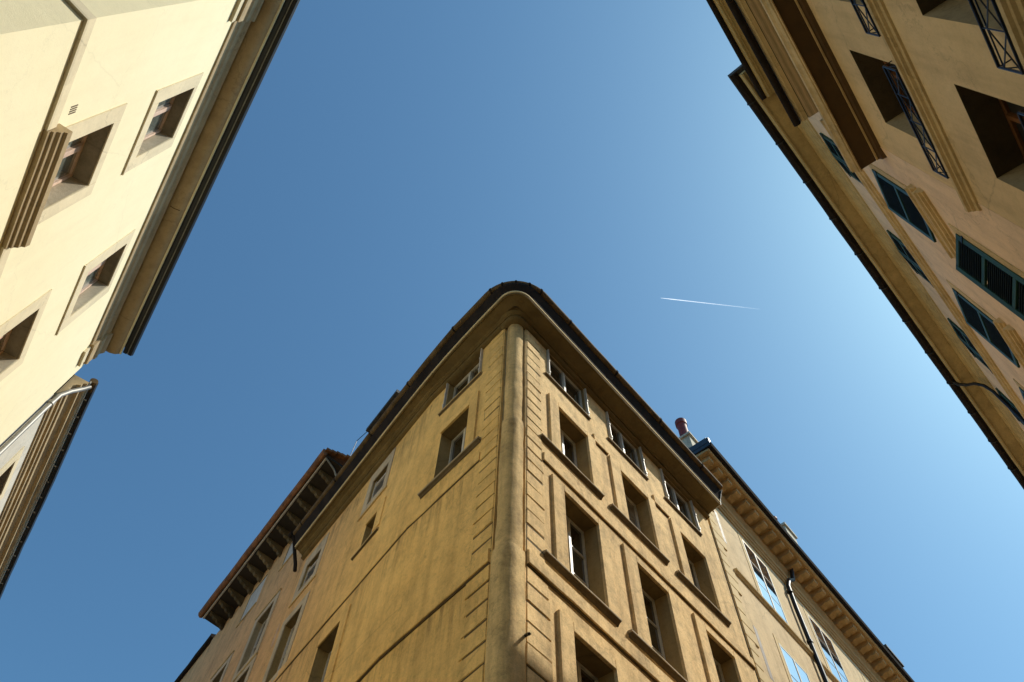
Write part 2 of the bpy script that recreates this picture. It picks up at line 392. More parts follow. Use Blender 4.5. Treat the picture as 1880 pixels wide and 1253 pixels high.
def eave_path(o, r, u_r, u_l, step=.5, narc=14, cut=None, draw=0.):
    """plan path round the corner building, offset o from its walls, rounded with radius r; from RF u_r to LF2 u_l"""
    def L(F): return F(0, o, -EYE), F.t
    (pr, tr), (pl, tl), (p2, t2) = L(RF), L(LF1), L(LF2)
    c = isect(pr, tr, pl, tl); bend = isect(pl, tl, p2, t2) if cut is None else LF1(cut, o, -EYE)
    # fillet between RF and LF1
    ang = tr.angle(tl); d = r/math.tan(ang/2)
    cen = c + (tr+tl).normalized()*(r/math.sin(ang/2))
    a0 = c+tr*d; a1 = c+tl*d
    path = []
    end = RF(u_r, o, -EYE); n = max(1, int((end-a0).length/step))
    for i in range(n): path.append((end.lerp(a0, i/n), RF.n, 1.))
    th0 = math.atan2((a0-cen).y, (a0-cen).x); th1 = math.atan2((a1-cen).y, (a1-cen).x)
    dth = th1-th0
    while dth > math.pi: dth -= 2*math.pi
    while dth < -math.pi: dth += 2*math.pi
    for i in range(narc+1):
        a = th0+dth*i/narc; v = Vector((math.cos(a), math.sin(a), 0))
        path.append((cen+v*r, v, 1.))
    nb = max(1, int((bend-a1).length/step))
    for i in range(1, nb): path.append((a1.lerp(bend, i/nb), LF1.n, 1.))
    path.append((bend, (LF1.n+LF2.n).normalized(), 1.))
    e2 = LF2(u_l, o-draw, -EYE); n = max(1, int((e2-bend).length/step))
    for i in range(1, n+1): path.append((bend.lerp(e2, i/n), LF2.n, 1.))
    if cut is not None:                            # ease the bend over a couple of metres
        k0 = len(path)-1
        while k0 > 0 and path[k0][1].dot(RF.n) < .2 and (path[k0][0]-cen).length > r+.25: k0 -= 1
        for _ in range(8):
            q = [p for p, _n, _s in path]
            for k in range(k0+2, len(path)-1): path[k] = (q[k]*.5+(q[k-1]+q[k+1])*.25, path[k][1], 1.)
    return path

# ================================================================== CORNER BUILDING
cb = thing('corner_building', 'ochre plastered corner house with a rounded stone corner column under dark eaves', 'building', RF(0, 0, -EYE))

RC = [(1.0, 1.97), (3.12, 4.11), (5.32, 6.30)]
rows = [(13.02, 14.83), (9.75, 11.89), (6.45, 8.59)]
att = [(.78, 2.10), (3.0, 4.27), (5.18, 6.42)]
holes = [(a, b, 15.86, 17.10, .16) for a, b in att]
for z0, z1 in rows: holes += [(a, b, z0, z1, .33, .02) for a, b in RC]
mb = MB(); wall(mb, RF, .0, 7.25, -EYE, 17.6, holes)
# return walls in the recess beside the column, party wall on the far end
mb.quad(RF(0, 0, -EYE), RF(0, -.07, -EYE), RF(0, -.07, 17.4), RF(0, 0, 17.4))
mb.quad(RF(7.25, 0, -EYE), RF(7.25, -7, -EYE), RF(7.25, -7, 17.6), RF(7.25, 0, 17.6))
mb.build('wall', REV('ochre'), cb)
L1H = [(.80, 2.0, 15.92, 17.12, .22), (1.0, 1.97, 13.02, 14.85, .33, .02)]
L2H = [(1.83, 2.55, 15.62, 16.62, .12), (1.72, 2.22, 13.85, 14.58, .2), (4.95, 5.72, 15.45, 16.42, .12), (2.14, 3.03, 9.3, 11.66, .3), (4.94, 5.80, 12.55, 14.42, .22)]
mb = MB(); wall(mb, LF1, 0, UB, -EYE, 17.6, L1H)
mb.quad(LF1(0, 0, -EYE), LF1(0, -.07, -EYE), LF1(0, -.07, 17.4), LF1(0, 0, 17.4))
wall(mb, LF2, 0, 6.35, -EYE, 17.6, L2H)
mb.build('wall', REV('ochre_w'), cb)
# core behind the column
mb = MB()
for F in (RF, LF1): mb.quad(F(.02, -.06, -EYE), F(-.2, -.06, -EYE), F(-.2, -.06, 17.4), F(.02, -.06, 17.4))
mb.build('column_recess', M['recess_shade'], cb)

# column: three lengths of stone, each lower one wider, with weathered wavy edges
def corner_section(o, r, edge, n=18):
    """plan outline of the corner pier: short flats parallel to both faces joined by a rounded arris"""
    pr, pl = RF(0, o, -EYE), LF1(0, o, -EYE)
    c = isect(pr, RF.t, pl, LF1.t); ang = RF.t.angle(LF1.t); d = r/math.tan(ang/2)
    cen = c+(RF.t+LF1.t).normalized()*(r/math.sin(ang/2))
    a0, a1 = c+RF.t*d-cen, c+LF1.t*d-cen
    th0 = math.atan2(a0.y, a0.x); dth = math.atan2(a1.y, a1.x)-th0
    dth = (dth+math.pi) % (2*math.pi)-math.pi
    pts = [pr-RF.t*edge-RF.n*.16, pr-RF.t*edge, (pr-RF.t*edge).lerp(cen+a0, .5)]
    pts += [cen+Vector((math.cos(th0+dth*k/n), math.sin(th0+dth*k/n), 0))*r for k in range(n+1)]
    pts += [(pl-LF1.t*edge).lerp(cen+a1, .5), pl-LF1.t*edge, pl-LF1.t*edge-LF1.n*.16]
    return pts
CC = Vector((.06, 8.05, 0))
mb = MB()
zz = []
for (z0, z1, o, r, e) in [(-EYE, 2.0, .05, .2, .015), (2.0, 9.36, .03, .17, .03), (9.36, 12.98, -.005, .17, .05), (12.98, 17.2, -.035, .17, .065)]:
    n = max(2, int((z1-z0)/.14))
    for i in range(n+1):
        zz.append((z0+(z1-z0)*i/n, o-(.015 if i == n and z1 < 17.1 else 0), r, e))
    if z1 < 17: zz.append((z1+.03, o-.05, r, e+.02))
vs = []
for k, (z, o, r, e) in enumerate(zz):
    for q in corner_section(o, r, e):
        w = .012*noise.noise(Vector((q.x*3, q.y*3, z*1.1)))+.012*noise.noise(Vector((q.x*9, q.y*9, z*4.2)))
        vs.append(q+(q-CC).normalized()*w+Vector((0, 0, z+EYE)))
m_ = len(corner_section(0, .2, .05)); fs = []
for k in range(len(zz)-1):
    for j in range(m_-1):
        a = k*m_+j; fs.append([a, a+1, a+1+m_, a+m_])
mb.add(vs, fs); mb.build('corner_column', M['col'], cb, True)
# column capital ring
def pier_path():
    pts = corner_section(0, .17, .0); out = []
    for k, p in enumerate(pts[1:-1]):
        a, b = pts[k], pts[k+2]
        d = (b-a).normalized(); out.append((p, Vector((d.y, -d.x, 0)) if Vector((d.y, -d.x, 0)).dot(p-CC) > 0 else Vector((-d.y, d.x, 0)), 1.))
    return out
mb = MB(); pr = [(-.06, 16.84), (.03, 16.87), (.085, 16.91), (.11, 16.97), (.108, 17.05), (.085, 17.1), (.06, 17.115), (.06, 17.145), (.12, 17.155), (.125, 17.19), (.19, 17.26), (.2, 17.30), (-.06, 17.31)]
pr = [(o, 17.31-(17.31-z)*.52) for o, z in pr]
mb.sweep(pier_path(), pr); mb.build('capital', M['corn'], cb, True)

# quoins
def quoins(F, zs, w, parent, mat, o=.035, u0=.02, seed=0, gap=.03):
    mb = MB()
    for i in range(len(zs)-1):
        z1, z0 = zs[i], zs[i+1]
        ww = w + random.uniform(-.022, .022) + (.06 if z1 < 9.3 else 0)
        oo = o + random.uniform(-.004, .005); za, zb = z0+gap/2+random.uniform(-.008, .01), z1-gap/2+random.uniform(-.01, .006)
        b0 = len(mb.v); mb.cbox(F, u0, ww, -.01, oo, za, zb, random.uniform(.008, .02))
        for k in range(b0, len(mb.v)): mb.v[k] = mb.v[k] + F.n*random.uniform(-.004, .004) + Vector((0, 0, random.uniform(-.007, .007)))
    mb.box(F, u0+.004, w-.012, -.012, .004, zs[-1]+.02, zs[0]-.02, 1)  # dark plate behind the blocks paints shade into the joints
    return mb.build('quoins', [M[mat], M['shade_line']], parent)
zs = [17.0-.02, 16.56] + [16.19-.363*i for i in range(19)]
zs = [17.12, 16.9, 16.56, 16.19, 15.80, 15.42, 15.04, 14.68, 14.33, 13.97, 13.61, 13.25, 12.9, 12.56, 12.2, 11.85, 11.5, 11.16, 10.81, 10.45, 10.08, 9.73, 9.42, 9.15, 8.80, 8.44, 8.07, 7.70, 7.33, 6.95, 6.57, 6.2, 5.8, 5.4]
quoins(RF, zs, .46, cb, 'ochre', .016)
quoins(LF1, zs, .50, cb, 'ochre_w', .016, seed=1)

# string courses (dark strip below painted as their shadow line, proud band above)
def strip(F, u0, u1, z, h, o, mat, parent, seed=0, name='string_course'):
    s = MB(); s.sweep(line(F, u0, u1, .25), [(-.02, z-.03), (o*.35, z-.03), (o*.6, z-.002), (-.02, z-.002)], jit=.012, seed=seed); s.build('string_shadow', M['shade_line'], parent)
    return band(name, parent, line(F, u0, u1, .25), [(-.02, z), (o-.008, z), (o, z+.012), (o, z+h-.03), (o-.03, z+h), (-.02, z+h+.02)], mat, .012, seed=seed)
for z, h in ((12.28, .26), (9.17, .3)):
    strip(RF, .03 if z < 10 else .48, 7.24, z, h, .045 if z > 10 else .055, 'ochre', cb, 1)
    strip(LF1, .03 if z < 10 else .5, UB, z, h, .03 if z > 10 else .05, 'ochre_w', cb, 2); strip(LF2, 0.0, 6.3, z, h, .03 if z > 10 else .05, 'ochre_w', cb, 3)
# proud field over the second row, between the window surrounds
for a, b in ((2.25, 2.74), (4.42, 4.98)):
    strip(RF, a, b, 15.01, .3, .05, 'ochre', cb, 4, 'panel_head')

# windows of the sunny face
for i, (a, b) in enumerate(att):
    w = window(cb, RF, a, b, 15.86, 17.10, .10, 0, 2, 0, 'white')
    sill(w, RF, a-.15, b+.1, 15.86, .055, .12, 'sill', i)
    for x in (a-.045, b+.012):                                   # folded shutters standing out at both jambs
        s = MB(); s.cbox(RF, x, x+.034, -.06, .06, 15.86, 17.11, .006)
        s.cbox(RF, x-.006, x+.04, .045, .072, 15.95, 16.03, .006); s.cbox(RF, x-.006, x+.04, .045, .072, 16.5, 16.56, .006)
        s.build('shutter', M['white'], w)
surL = [.70, 2.75, 4.99]
for r, (z0, z1) in enumerate(rows):
    for c, (a, b) in enumerate(RC):
        w = window(cb, RF, a, b, z0, z1, .30, .02, 2, 1 if r == 0 else 2, 'white', 'glass_c' if (r, c) in ((0, 1), (1, 2)) else 'glass')
        surround(w, RF, a, b, z0, z1, a-surL[c]-(.0 if r == 0 else -.02), .28, .17, 0, 'ochre', .055)
        sill(w, RF, a-.60, b+.29, z0+.01, .085, .16, 'sill', r*3+c)
    streaks(cb, RF, a-.62, b+.34, z0-(.42 if r == 0 else .27), z0-.10)
# shaded face, first bay
w = window(cb, LF1, .80, 2.0, 15.92, 17.12, .18, 0, 2, 0, 'white')
sill(w, LF1, .70, 2.2, 15.93, .055, .12, 'ochre_st')
for x in (.755, 2.01):
    s = MB(); s.cbox(LF1, x, x+.034, -.06, .06, 15.95, 17.13, .006)
    s.cbox(LF1, x-.006, x+.04, .045, .072, 16.05, 16.12, .006); s.cbox(LF1, x-.006, x+.04, .045, .072, 16.6, 16.66, .006)
    s.build('shutter', M['wgrey'], w)
w = window(cb, LF1, 1.0, 1.97, 13.02, 14.85, .30, .02, 2, 1, 'white')
surround(w, LF1, 1.0, 1.97, 13.02, 14.85, .28, 0, .22, 0, 'ochre_w', .045)
sill(w, LF1, .52, 2.33, 13.03, .085, .16, 'sill', 7)
streaks(cb, LF1, .50, 2.36, 12.57, 12.9)
streaks(cb, LF1, .62, UB, 10.6, 12.25); streaks(cb, LF2, 0., 6.2, 10.4, 12.25); streaks(cb, LF2, .0, 1.5, 14.9, 16.95); streaks(cb, LF2, 2.85, 4.6, 14.6, 16.95); streaks(cb, LF1, .62, UB, 7.4, 9.14); streaks(cb, LF2, 0., 1.7, 7.4, 9.14)
# shaded face beyond the bend: louvred attic windows in flat grey frames
for a, b, z0, z1, fl in ((1.83, 2.55, 15.62, 16.62, 1), (4.95, 5.72, 15.45, 16.42, 1)):
    w = MB()
    w.cbox(LF2, a+.004, a+.05, -.115, -.05, z0, z1, .006); w.cbox(LF2, b-.05, b-.004, -.115, -.05, z0, z1, .006)
    w.cbox(LF2, a+.05, b-.05, -.115, -.053, z0+.004, z0+.06, .006); w.cbox(LF2, a+.05, b-.05, -.115, -.053, z1-.2, z1-.14, .006)
    fr = w.build('window', M['wgrey'], cb)
    p = MB(); p.quad(LF2(a, -.11, z0), LF2(b, -.11, z0), LF2(b, -.11, z1), LF2(a, -.11, z1)); p.build('pane', M['dark'], fr)
    l = MB()
    for k in range(6):
        zk = z0+.1+k*.11
        l.add([LF2(a+.05, -.10, zk+.07), LF2(b-.05, -.10, zk+.07), LF2(b-.05, -.055, zk), LF2(a+.05, -.055, zk), LF2(a+.05, -.10, zk+.082), LF2(b-.05, -.10, zk+.082), LF2(b-.05, -.055, zk+.012), LF2(a+.05, -.055, zk+.012)],
              [[0, 1, 2, 3], [4, 7, 6, 5], [3, 2, 6, 7], [0, 4, 5, 1], [0, 3, 7, 4], [1, 5, 6, 2]])
    l.build('louvre', M['wgrey'], fr)
    surround(fr, LF2, a, b, z0, z1, .2, .22, .42, .24, 'frame_g', .022)
    s = MB(); s.cbox(LF2, a-.26, b+.28, -.01, .035, z0-.30, z0-.245, .008); s.build('sill', M['ochre_st'], fr)
w = window(cb, LF2, 1.72, 2.22, 13.85, 14.58, .18, 0, 1, 0, 'wgrey')
surround(w, LF2, 1.72, 2.22, 13.85, 14.58, .28, 0, .24, 0, 'ochre_w', .03)
sill(w, LF2, 1.43, 2.5, 13.74, .05, .10, 'ochre_st', 2)
w = window(cb, LF2, 2.14, 3.03, 9.3, 11.66, .28, 0, 2, 2, 'wgrey')
surround(w, LF2, 2.14, 3.03, 9.5, 11.66, .3, 0, .18, 0, 'ochre_w', .03)
w = window(cb, LF2, 4.94, 5.80, 12.55, 14.42, .20, 0, 2, 1, 'wgrey')
surround(w, LF2, 4.94, 5.80, 12.55, 14.42, .21, .2, .26, .2, 'frame_g', .025)

# cornice: bed mould, soffit board with a pale lip, dark under-roof, round gutter
bed = [(-.06, 16.95), (.02, 16.96), (.065, 16.985), (.09, 17.03), (.09, 17.08), (.07, 17.12), (.04, 17.135), (.04, 17.17), (.10, 17.175), (.105, 17.21), (.12, 17.225), (.16, 17.25), (.175, 17.29), (.175, 17.32), (.205, 17.325), (.2, 17.36), (-.06, 17.38)]
bed = [(o*(1.15 if o > 0 else 1), 17.38-(17.38-z)*.62) for o, z in bed]
pth = eave_path(0., .16, 7.22, 6.25, step=.45)
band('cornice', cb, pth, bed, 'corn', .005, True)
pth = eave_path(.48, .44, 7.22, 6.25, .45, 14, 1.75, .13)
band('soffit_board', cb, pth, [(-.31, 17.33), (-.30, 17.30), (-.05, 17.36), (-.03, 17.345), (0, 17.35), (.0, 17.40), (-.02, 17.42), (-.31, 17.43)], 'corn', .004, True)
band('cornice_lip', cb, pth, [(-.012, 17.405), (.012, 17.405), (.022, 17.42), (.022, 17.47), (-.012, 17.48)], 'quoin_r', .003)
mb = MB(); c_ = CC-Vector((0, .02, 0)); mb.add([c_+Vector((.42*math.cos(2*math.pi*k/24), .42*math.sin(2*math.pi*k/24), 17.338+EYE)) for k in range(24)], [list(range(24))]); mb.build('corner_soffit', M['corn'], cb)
pth = eave_path(.48, .58, 7.22, 6.25, .45, 14, 1.75, .13)
band('eave_lining', cb, pth, [(-.1, 17.50), (.03, 17.49), (.03, 17.55), (.13, 17.80), (.13, 17.9), (-.1, 17.9)], 'zinc', .004)
pth = eave_path(.70, .98, 7.2, 6.3, .45, 20, 1.75, .16)
gp = [(-.085+.10*math.cos(a), 17.95+.10*math.sin(a)) for a in [math.pi*2*i/14 for i in range(14)]]
gut = band('gutter', cb, pth, gp, 'zinc_b', .006, True)
gq = [(-.085+.112*math.cos(a), 17.95+.112*math.sin(a)) for a in [math.pi*2*i/14 for i in range(14)]]
for k in range(2, len(pth)-1, 4):
    p, nn, sc = pth[k]; tt = Vector((-nn.y, nn.x, 0))*.022
    mb = MB(); mb.sweep([(p-tt, nn, 1.), (p+tt, nn, 1.)], gq); mb.build('gutter_seam', M['zinc'], gut)
# white gusset at the far end of the sunny cornice
mb = MB()
pts = [(.10, 17.33), (.49, 17.36), (.505, 17.46), (.53, 17.56), (.60, 17.74), (.66, 17.86), (.1, 17.86)]
A = [RF(7.222, o, z) for o, z in pts]; B = [RF(7.245, o, z) for o, z in pts]; n = len(pts)
mb.add(A+B, [[i, (i+1) % n, n+(i+1) % n, n+i] for i in range(n)]+[list(range(n)), list(range(2*n-1, n-1, -1))]); mb.build('cornice_end', M['white'], cb)
# downpipe elbow and gutter bracket at the far end of the shaded eave
mb = MB()
mb.tube([LF2(6.33, .50, 17.86), LF2(6.36, .40, 17.7), LF2(6.37, .28, 17.35), LF2(6.36, .16, 17.0), LF2(6.36, .10, 16.75)], .05)
mb.tube([LF2(6.30, .53, 17.9), LF2(6.42, .53, 17.9)], .088)
mb.build('gutter_outlet', M['zinc'], cb, True)
# roof
mb = MB(); pp = eave_path(.62, .9, 7.3, 6.35, 2.0, 14, 1.75, .16)
roof_prism(mb, [p for p, nn, s in pp], [-nn for p, nn, s in pp], 1.5, 3.0, 17.98)
rf = mb.build('roof', M['slate'], cb)
# dark box dormer with slab lid, guard wire beside it
mb = MB(); D = LF2
mb.box(D, 3.25, 4.9, -1.3, -.22, 18.4, 22.15); mb.box(D, 3.17, 4.98, -1.4, -.12, 22.15, 22.30)
mb.build('dormer', M['slate'], rf)
mb = MB(); mb.tube([D(4.95, -.16, 22.1), D(5.6, -.13, 22.35), D(5.78, -.12, 21.4), D(5.85, -.1, 18.6)], .012, 6); mb.tube([D(4.95, -.2, 21.5), D(5.75, -.12, 21.3)], .01, 6)
mb.build('guard_wire', M['black'], rf)
# small iron hook on the column side
mb = MB(); mb.tube([RF(-.03, .02, 7.75), RF(-.05, .1, 7.72), RF(-.09, .15, 7.66)], .022, 8); mb.build('wall_hook', M['black'], cb)

# ================================================================== BUILDING BEYOND THE SUNNY FACE
rb = thing('terraced_house', 'greige house with blue sky-mirroring panes, pale quoins and a row of stone modillions', 'building', RR(0, 0, -EYE))
H = [(2.10, 3.42, 15.98, 18.42, .10), (5.62, 7.02, 15.98, 18.36, .10), (9.1, 10.5, 15.98, 18.36, .10),
     (2.05, 3.40, 11.9, 14.58, .10), (5.62, 7.02, 11.9, 14.58, .10), (9.1, 10.5, 11.9, 14.58, .10), (12.6, 14, 15.98, 18.36, .1)]
mb = MB(); wall(mb, RR, 0.02, 20, -EYE, 19.4, H)
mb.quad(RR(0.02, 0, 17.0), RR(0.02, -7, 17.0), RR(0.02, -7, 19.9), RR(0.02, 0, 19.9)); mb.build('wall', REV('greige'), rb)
mb = MB(); zq = [18.9-.40*i for i in range(34)]
for i in range(len(zq)-1):
    ww = .60 if i % 4 < 2 else .40
    mb.cbox(RR, .03, ww, -.01, .03, zq[i+1]+.012, zq[i]-.012, .01)
mb.build('quoins', M['quoin_r'], rb)
for i, (a, b, z0, z1, d) in enumerate(H):
    wm = MB(); fr0, fr1 = -.02, .016
    wm.cbox(RR, a+.003, a+.055, fr0, fr1, z0+.003, z1-.003, .003); wm.cbox(RR, b-.055, b-.003, fr0, fr1, z0+.003, z1-.003, .003)
    wm.cbox(RR, a+.055, b-.055, fr0, fr1-.002, z1-.055, z1-.003, .003); wm.cbox(RR, a+.055, b-.055, fr0, fr1-.002, z0+.003, z0+.06, .003)
    um = (a+b)/2; wm.cbox(RR, um-.035, um+.035, fr0, fr1+.002, z0+.06, z1-.055, .003)
    for f in (.33, .66):
        for x0, x1 in ((a+.055, um-.035), (um+.035, b-.055)):
            zk = z0+(z1-z0)*f; wm.box(RR, x0, x1, fr0, fr1-.004, zk-.014, zk+.014, 1)
    w = wm.build('window', [M['white'], M['black']], rb)
    p = MB(); p.quad(RR(a, .008, z0), RR(b, .008, z0), RR(b, .008, z1), RR(a, .008, z1)); p.build('pane', M['glass_s'], w)
    surround(w, RR, a, b, z0, z1, .16, .16, .16, 0, 'quoin_r', .012)
for z in (15.9, 11.8):
    band('string_course', rb, line(RR, .66, 20), [(-.02, z-.13), (.03, z-.13), (.05, z-.08), (.09, z-.05), (.10, z), (-.02, z+.03)], 'quoin_r')
for a, z0, z1 in ((.72, 12.6, 14.1), (.66, 17.0, 18.3)):       # narrow slits beside the quoins
    mb = MB(); mb.box(RR, a, a+.16, -.02, .004, z0, z1); mb.build('slit_window', M['soffdk'], rb)
cpr = [(-.05, 18.72), (.04, 18.75), (.05, 18.83), (.085, 18.85), (.09, 18.93), (.13, 18.96), (.135, 19.02), (-.05, 19.05)]
band('cornice', rb, line(RR, -.02, 20, .8), cpr, 'corn_rr')
band('frieze', rb, line(RR, -.02, 20, .8), [(-.05, 19.05), (.05, 19.05), (.06, 19.4), (.12, 19.5), (.14, 19.62), (-.05, 19.64)], 'corn_rr')
band('soffit', rb, line(RR, -.05, 20, .8), [(.0, 19.80), (.60, 19.80), (.62, 19.78), (.66, 19.80), (.68, 19.86), (.0, 19.92)], 'corn_rr')
band('gutter', rb, line(RR, -.07, 20, .8), [(.66, 19.9), (.72, 19.86), (.79, 19.90), (.82, 20.0), (.80, 20.05), (.66, 20.05)], 'zinc')
mb = MB()
for i in range(41):                                   # modillions
    u = .12+i*.485; prf = [(.10, 19.6), (.2, 19.58), (.32, 19.64), (.44, 19.62), (.54, 19.66), (.56, 19.80), (.10, 19.80)]
    mb.sweep([(RR(u, 0, -EYE), RR.n, 1.), (RR(u+.235, 0, -EYE), RR.n, 1.)], prf)
mb.build('modillions', M['corn_rr'], rb)
mb = MB(); mb.box(RR, -.09, .02, .05, .78, 19.92, 20.3); mb.box(RR, -.1, .45, .0, .72, 20.07, 20.32); mb.build('roof_flashing', M['lead'], rb)
mb = MB(); roof_prism(mb, [RR(-.05, .75, -EYE), RR(20, .75, -EYE)], [-RR.n]*2, 3.2, 6, 20.08); rf2 = mb.build('roof', M['slate'], rb)
mb = MB(); mb.tube([RR(5.1, .25, 19.75), RR(5.06, .16, 19.2), RR(4.75, .13, 18.95), RR(4.5, .10, 18.5), RR(4.42, .10, 17.6), RR(4.4, .10, 10)], .065)
for z in (18.2, 16.3, 14.0): mb.tube([RR(4.41, .10, z-.04), RR(4.41, .10, z+.04)], .085)
mb.build('downpipe', M['black'], rb, True)
def chimney(F, u, o, z0, z1, w, d, parent, pots, cap=.07):
    mb = MB(); mb.box(F, u, u+w, o-d, o, z0, z1); mb.box(F, u-cap, u+w+cap, o-d-cap, o+cap, z1, z1+.10); mb.box(F, u+.02, u+w-.02, o-d+.02, o-.02, z1+.10, z1+.16)
    c = mb.build('chimney', M['chim'], parent)
    c2 = []
    for (pu, r, h) in pots:
        t = MB(); p = F(u+pu, o-d/2, z1+.16)
        prof = [(r*1.05, 0), (r, .08), (r*.92, h*.7), (r*1.0, h*.8), (r*1.16, h*.82), (r*1.16, h), (r*.8, h), (r*.8, h*.6)]
        path = [(p-Vector((0, 0, EYE)), Vector((math.cos(a), math.sin(a), 0)), 1.) for a in [2*math.pi*i/20 for i in range(21)]]
        t.sweep([(q-Vector((0, 0, q.z)), n_, 1.) for q, n_, s_ in path], [(rr, hh+z1+.16) for rr, hh in prof], caps=False)
        t.build('chimney_pot', M['brick'], parent, True)
    return c
chimney(RR, .95, -.10, 20.0, 22.55, .8, .5, rf2, [(.3, .17, 1.25)])
chimney(RR, 8.4, -.18, 20.0, 25.3, .8, .6, rf2, [(-.02, .13, .45)])
mb = MB(); mb.box(RR, 16.1, 17.4, -1.0, -.2, 20.3, 24.9); mb.box(RR, 16.0, 17.5, -1.1, -.1, 24.9, 25.02); mb.build('dormer', M['slate'], rf2)

# ================================================================== BUILDING BEYOND THE SHADED FACE
lb = thing('bracketed_house', 'weathered tan house with a deep rusty eave on curved wooden brackets', 'building', LF2(6.4, 0, -EYE))
H = [(7.62, 8.62, 14.95, 16.80, .2), (9.75, 10.9, 18.45, 19.75, .05), (7.3, 8.4, 18.7, 19.8, .05), (7.55, 8.5, 12.6, 14.5, .2), (10.15, 11.1, 14.9, 16.5, .2), (12.3, 13.2, 14.9, 16.4, .2)]
mb = MB(); wall(mb, LF2, 6.36, 13.9, -EYE, 20.2, H)
mb.quad(LF2(5.3, -.004, 17.6), LF2(6.36, -.004, 17.6), LF2(6.36, -.004, 20.2), LF2(5.3, -.004, 20.2))
mb.quad(LF2(5.3, 0, 17.6), LF2(5.3, -7, 17.6), LF2(5.3, -7, 20.2), LF2(5.3, 0, 20.2))
mb.quad(LF2(13.9, 0, -EYE), LF2(13.9, -7, -EYE), LF2(13.9, -7, 20.2), LF2(13.9, 0, 20.2))
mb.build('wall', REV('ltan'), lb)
for i, (a, b, z0, z1, d) in enumerate(H):
    if d < .1:
        mb = MB(); mb.cbox(LF2, a+.02, b-.02, -.045, -.015, z0+.01, z1-.01, .006)
        w = mb.build('shutter', M['wgrey'], lb)
        mb = MB(); mb.cbox(LF2, a-.05, b+.05, -.01, .03, z0-.06, z0-.004, .006); mb.build('sill', M['ochre_st'], w)
    else:
        w = window(lb, LF2, a, b, z0, z1, .18, 0, 2, 1, 'wgrey')
        surround(w, LF2, a, b, z0, z1, .22, .2, .2, .2, 'frame_g', .025)
        mb = MB(); mb.cbox(LF2, a-.28, b+.26, -.01, .045, z0-.26, z0-.205, .008); mb.build('sill', M['ochre_st'], w)
        mb = MB(); mb.cbox(LF2, a-.24, b+.22, -.01, .05, z1+.205, z1+.24, .008); mb.build('lintel_drip', M['ochre_st'], w)
band('soffit', lb, line(LF2, 5.25, 13.3, .8), [(-.1, 20.18), (.72, 20.30), (.74, 20.30), (.74, 20.36), (-.1, 20.3)], 'dark_boards')
band('eave_gutter', lb, line(LF2, 5.22, 13.36, .3), [(.70, 20.40), (.71, 20.31), (.78, 20.28), (.85, 20.33), (.885, 20.43), (.87, 20.52), (.70, 20.52)], 'rust', .012)
band('eave_fillet', lb, line(LF2, 5.3, 13.3, .8), [(.64, 20.27), (.68, 20.25), (.70, 20.29), (.64, 20.32)], 'wgrey')
mb = MB()
for i in range(12):
    u = 5.75+i*.645
    prf = [(.0, 19.86), (.10, 19.88), (.16, 19.97), (.27, 19.99), (.33, 20.07), (.44, 20.09), (.50, 20.17), (.58, 20.19), (.60, 20.28), (.0, 20.25)]
    mb.sweep([(LF2(u, 0, -EYE), LF2.n, 1.), (LF2(u+.11, 0, -EYE), LF2.n, 1.)], prf, jit=.01, seed=i)
mb.build('eave_brackets', M['bracket'], lb)
mb = MB(); roof_prism(mb, [LF2(5.2, .8, -EYE), LF2(13.4, .8, -EYE)], [-LF2.n]*2, 2.6, 6, 20.5); mb.build('roof', M['rust'], lb)
mb = MB(); mb.tube([LF2(5.3, .70, 20.3), LF2(5.42, .3, 20.15), LF2(5.5, .06, 19.9)], .03, 8); mb.build('gutter_bracket', M['steel'], lb)
mb = MB()                                                                # ragged tile verge at the near end of the eave
for k in range(9):
    o1 = .80-k*.16; mb.box(LF2, 5.12+.02*math.sin(k*3), 5.3, o1-.17, o1, 20.44+k*.05, 20.53+k*.05)
mb.build('tile_verge', M['rust'], lb)
# farther house along the same street
fb = thing('far_house', 'dull brown house end just beyond the rusty bracketed eave', 'building', LF2(13.95, 0, -EYE))
mb = MB(); F3 = LF2.sub(13.92, -.05)
wall(mb, F3, 0, 6, -EYE, 20.3); mb.build('wall', REV('ltan'), fb)
band('eave', fb, line(F3, .0, 6, .6), [(-.05, 20.3), (.10, 20.3), (.14, 20.36), (.14, 20.42), (-.05, 20.45)], 'zinc', .03)
mb = MB(); roof_prism(mb, [F3(0, .12, -EYE), F3(6, .12, -EYE)], [-F3.n]*2, 1.5, 5, 20.44); mb.build('roof', M['slate'], fb)

# ================================================================== CREAM BUILDING ON THE LEFT
cl = thing('cream_building', 'sunlit cream rendered house with pale stone window surrounds and small slotted vent', 'building', LW(3.88, 0, -EYE))
LS = Facade((0, 0), -139.8, -1); LS.p = LW(3.88, 0, -EYE); LS.p.z = 0
if LS.n.dot(Vector((1, -1, 0))) < 0: LS.n = -LS.n
small = [(6.0, 7.25, 15.84, 17.68), (10.1, 11.35, 15.9, 17.72)]
bigw = [(6.02, 7.3, 12.15, 13.96), (10.08, 11.36, 12.15, 13.96)]
H = [(*s_, .30, .0) for s_ in small] + [(*s_, .34, .0) for s_ in bigw]
H += [(6.02, 7.3, 8.0, 10.2, .34), (10.08, 11.36, 8.0, 10.2, .34)]
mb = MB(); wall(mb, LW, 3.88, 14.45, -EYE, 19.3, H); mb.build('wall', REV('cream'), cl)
mb = MB(); wall(mb, LS, 0, 8, -EYE, 19.3)
mb.quad(LW(14.45, 0, -EYE), LW(14.45, -7, -EYE), LW(14.45, -7, 19.3), LW(14.45, 0, 19.3)); mb.build('wall', REV('cream2'), cl)
